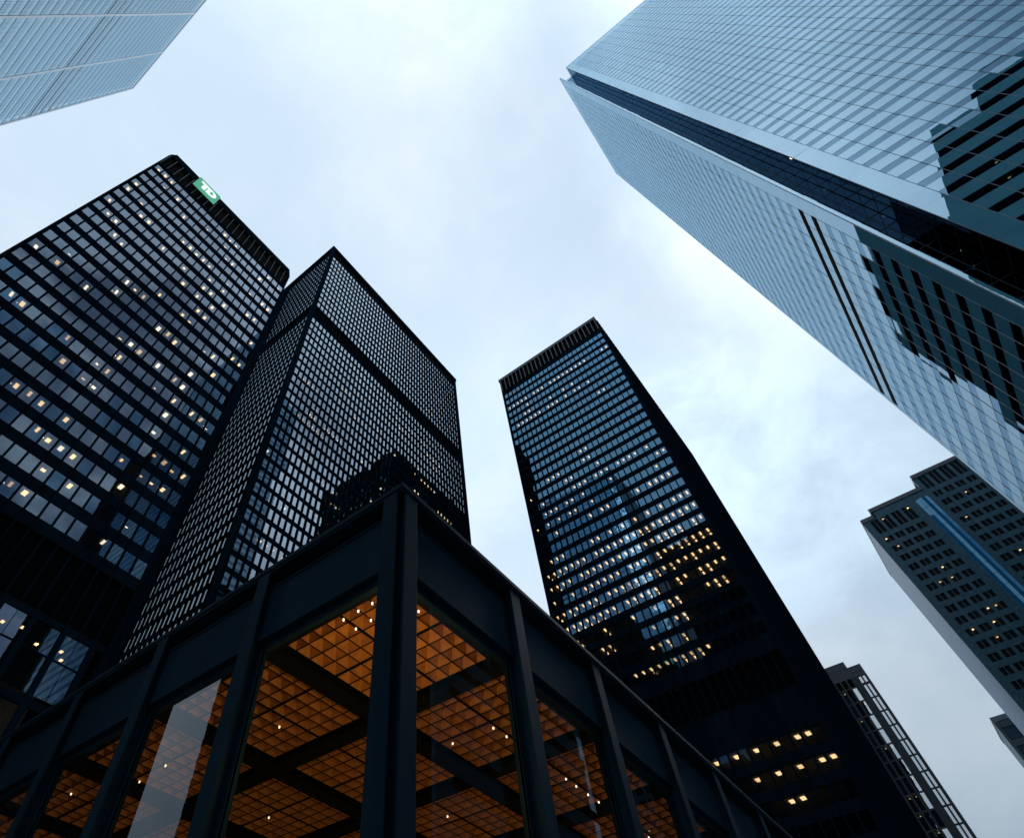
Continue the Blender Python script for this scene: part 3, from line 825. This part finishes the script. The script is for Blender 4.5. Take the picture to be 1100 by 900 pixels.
# ------------------------------------------------------------------ unseen fill points added in the pavilion to stand in for warm bounce
def point(name, x, y, z, e, col, r=.3):
    l = bpy.data.lights.new(name, 'POINT'); l.energy = e; l.color = col; l.shadow_soft_size = r
    o = NEW(name, l); COL.objects.link(o); o.location = (x, y, z)
WARM = (1.0, .62, .24)
point('hall_bounce_fill', 8.6, 7.9, 8.2, 95, WARM)
point('hall_bounce_fill', 10.5, 9.5, 5.6, 60, WARM)
point('hall_bounce_fill', 14.5, 10.5, 5.6, 50, WARM)
point('hall_bounce_fill', 10.5, 15.0, 5.6, 50, WARM)
point('hall_bounce_fill', 19.5, 10.5, 5.4, 42, WARM)
point('hall_bounce_fill', 17.0, 18.0, 5.4, 50, WARM)
point('hall_bounce_fill', 25.5, 11.0, 5.4, 34, WARM)
point('hall_bounce_fill', 10.5, 22.0, 5.4, 50, WARM)

# ------------------------------------------------------------------ sky, sun
w = bpy.data.worlds.new('World'); SC.world = w; w.use_nodes = True
nt = w.node_tree; nt.nodes.clear()
N = nt.nodes.new; Lk = nt.links.new
out = N('ShaderNodeOutputWorld'); bg = N('ShaderNodeBackground'); bg.inputs['Strength'].default_value = .1
sky = N('ShaderNodeTexSky'); sky.sky_type = 'NISHITA'; sky.sun_disc = False
SUN_EL, SUN_DIR = 38.0, look(800, 505)
az = math.atan2(SUN_DIR.x, SUN_DIR.y)
sky.sun_elevation = R(SUN_EL); sky.sun_rotation = az; sky.altitude = 80; sky.air_density = 1.2; sky.dust_density = 1.5
tc = N('ShaderNodeTexCoord')
sep = N('ShaderNodeSeparateXYZ'); Lk(tc.outputs['Generated'], sep.inputs[0])
zz = N('ShaderNodeMath'); zz.operation = 'MAXIMUM'; zz.inputs[1].default_value = 0.0; Lk(sep.outputs['Z'], zz.inputs[0])
za = N('ShaderNodeMath'); za.operation = 'ADD'; za.inputs[1].default_value = .35; Lk(zz.outputs[0], za.inputs[0])
dv = N('ShaderNodeVectorMath'); dv.operation = 'DIVIDE'; Lk(tc.outputs['Generated'], dv.inputs[0])
cmb = N('ShaderNodeCombineXYZ'); [Lk(za.outputs[0], cmb.inputs[i]) for i in range(3)]; Lk(cmb.outputs[0], dv.inputs[1])
def noise(scale, detail, rough, off, dist=0):
    mp = N('ShaderNodeMapping'); mp.inputs['Location'].default_value = off; Lk(dv.outputs[0], mp.inputs['Vector'])
    n = N('ShaderNodeTexNoise'); n.inputs['Scale'].default_value = scale; n.inputs['Detail'].default_value = detail; n.inputs['Roughness'].default_value = rough; n.inputs['Distortion'].default_value = dist
    Lk(mp.outputs[0], n.inputs['Vector']); return n.outputs['Fac']
def rng(v, a, b, c, d, smooth=True):
    m = N('ShaderNodeMapRange'); m.interpolation_type = 'SMOOTHSTEP' if smooth else 'LINEAR'
    for k_, x in zip(('From Min', 'From Max', 'To Min', 'To Max'), (a, b, c, d)): m.inputs[k_].default_value = x
    Lk(v, m.inputs['Value']); return m.outputs['Result']
def mul(a, b, op='MULTIPLY'):
    m = N('ShaderNodeMath'); m.operation = op
    for i, x in enumerate((a, b)):
        if isinstance(x, (int, float)): m.inputs[i].default_value = x
        else: Lk(x, m.inputs[i])
    return m.outputs[0]
def lobe(px, py, inner, outer):                      # a thin or thick place in the cloud, by its direction in the sky
    d = look(px, py); v = N('ShaderNodeVectorMath'); v.operation = 'DOT_PRODUCT'; v.inputs[1].default_value = d
    nrm = N('ShaderNodeVectorMath'); nrm.operation = 'NORMALIZE'; Lk(tc.outputs['Generated'], nrm.inputs[0]); Lk(nrm.outputs[0], v.inputs[0])
    return rng(v.outputs['Value'], math.cos(R(outer)), math.cos(R(inner)), 0, 1)
def vmix(f, a, b):
    m = N('ShaderNodeMix'); m.data_type = 'RGBA'
    for sock, x in ((m.inputs[6], a), (m.inputs[7], b)):
        if isinstance(x, tuple): sock.default_value = (*x, 1)
        else: Lk(x, sock)
    if isinstance(f, (int, float)): m.inputs[0].default_value = f
    else: Lk(f, m.inputs[0])
    return m.outputs[2]
n1 = noise(1.7, 7, .55, (3.1, 1.7, .4), .3); n2 = noise(4.5, 8, .6, (7.2, 2.2, 5), .5); n3 = noise(.9, 4, .5, (1.2, 8.4, 3))
# cloud colour: bluish grey body, near-white crests
body = vmix(rng(n1, .40, .62, 0, 1), (6.5, 8.1, 9.7), (8.2, 9.3, 10.4))
body = vmix(mul(rng(n2, .45, .70, 0, .6), rng(n3, .4, .62, .2, 1)), body, (9.2, 10.0, 10.8))
# brightness: an overcast dome is brightest overhead
bright = rng(zz.outputs[0], 0.0, .93, .50, 1.0)
def vlobe(vec, inner, outer):
    d = Vector(vec).normalized(); v = N('ShaderNodeVectorMath'); v.operation = 'DOT_PRODUCT'; v.inputs[1].default_value = d
    nrm = N('ShaderNodeVectorMath'); nrm.operation = 'NORMALIZE'; Lk(tc.outputs['Generated'], nrm.inputs[0]); Lk(nrm.outputs[0], v.inputs[0])
    return rng(v.outputs['Value'], math.cos(R(outer)), math.cos(R(inner)), 0, 1)
back_brk = mul(vlobe((60, -70, 140), 2, 24), rng(n1, .36, .60, .3, 1))
bright = mul(bright, rng(back_brk, 0, 1, 1, 2.0, False))
top_brk = mul(vlobe((-60, -40, 190), 3, 30), rng(n2, .36, .62, .45, 1))
bright = mul(bright, rng(top_brk, 0, 1, 1, 1.5, False))
# heavier cloud low on the right, a brighter break near the sun
heavy = lobe(1030, 720, 4, 40)
body = vmix(mul(heavy, .85), body, (6.1, 8.0, 9.8))
bright = mul(bright, rng(heavy, 0, 1, 1, .93, False))
brk = mul(lobe(800, 515, 1, 17), rng(n2, .35, .62, .25, 1))
bright = mul(bright, rng(brk, 0, 1, 1, 1.38, False))
brk2 = mul(lobe(560, 590, 2, 26), 1.0)
bright = mul(bright, rng(brk2, 0, 1, 1, 1.16, False))
sc = N('ShaderNodeVectorMath'); sc.operation = 'SCALE'; Lk(body, sc.inputs[0]); Lk(bright, sc.inputs['Scale'])
cover = rng(noise(1.3, 5, .55, (4, 2, 9)), .30, .55, .86, 1.0)
back = rng(mul(sep.outputs['Y'], -1.0), .32, .58, 0, 1)
patch = rng(noise(5.5, 6, .55, (2.2, 6.1, 3.3), .4), .38, .60, .12, 1.0)
cover = mul(cover, mul(mul(back, patch), mul(1.0, back, 'SUBTRACT'), 'ADD'))
fin = vmix(cover, sky.outputs[0], sc.outputs[0])
Lk(fin, bg.inputs['Color']); Lk(bg.outputs[0], out.inputs['Surface'])

sl = bpy.data.lights.new('sun', 'SUN'); sl.energy = .5; sl.angle = R(25); sl.color = (1, .97, .94)
so = NEW('sun', sl); COL.objects.link(so)
sd = Vector((math.sin(az)*math.cos(R(SUN_EL)), math.cos(az)*math.cos(R(SUN_EL)), math.sin(R(SUN_EL))))
so.rotation_euler = (-sd).to_track_quat('-Z', 'Y').to_euler()

# ------------------------------------------------------------------ camera
cam = bpy.data.cameras.new('camera'); co = NEW('camera', cam); COL.objects.link(co)
co.matrix_world = Matrix(((RIGHT.x, -DOWN.x, -FWD.x, EYE.x), (RIGHT.y, -DOWN.y, -FWD.y, EYE.y), (RIGHT.z, -DOWN.z, -FWD.z, EYE.z), (0, 0, 0, 1)))
cam.sensor_fit = 'HORIZONTAL'; cam.sensor_width = 36; cam.lens = FPX / 1100 * 36
cam.shift_x = (550 - CX) / 1100; cam.shift_y = (CY - 450) / 1100
cam.clip_start = .05; cam.clip_end = 5000
SC.camera = co

vs = SC.view_settings; vs.view_transform = 'Standard'; vs.look = 'None'; vs.exposure = 0; vs.gamma = 1; vs.use_curve_mapping = False
SC.render.engine = 'CYCLES'
SC.cycles.transparent_max_bounces = 12; SC.cycles.max_bounces = 8; SC.cycles.glossy_bounces = 4
SC.cycles.sample_clamp_indirect = 3
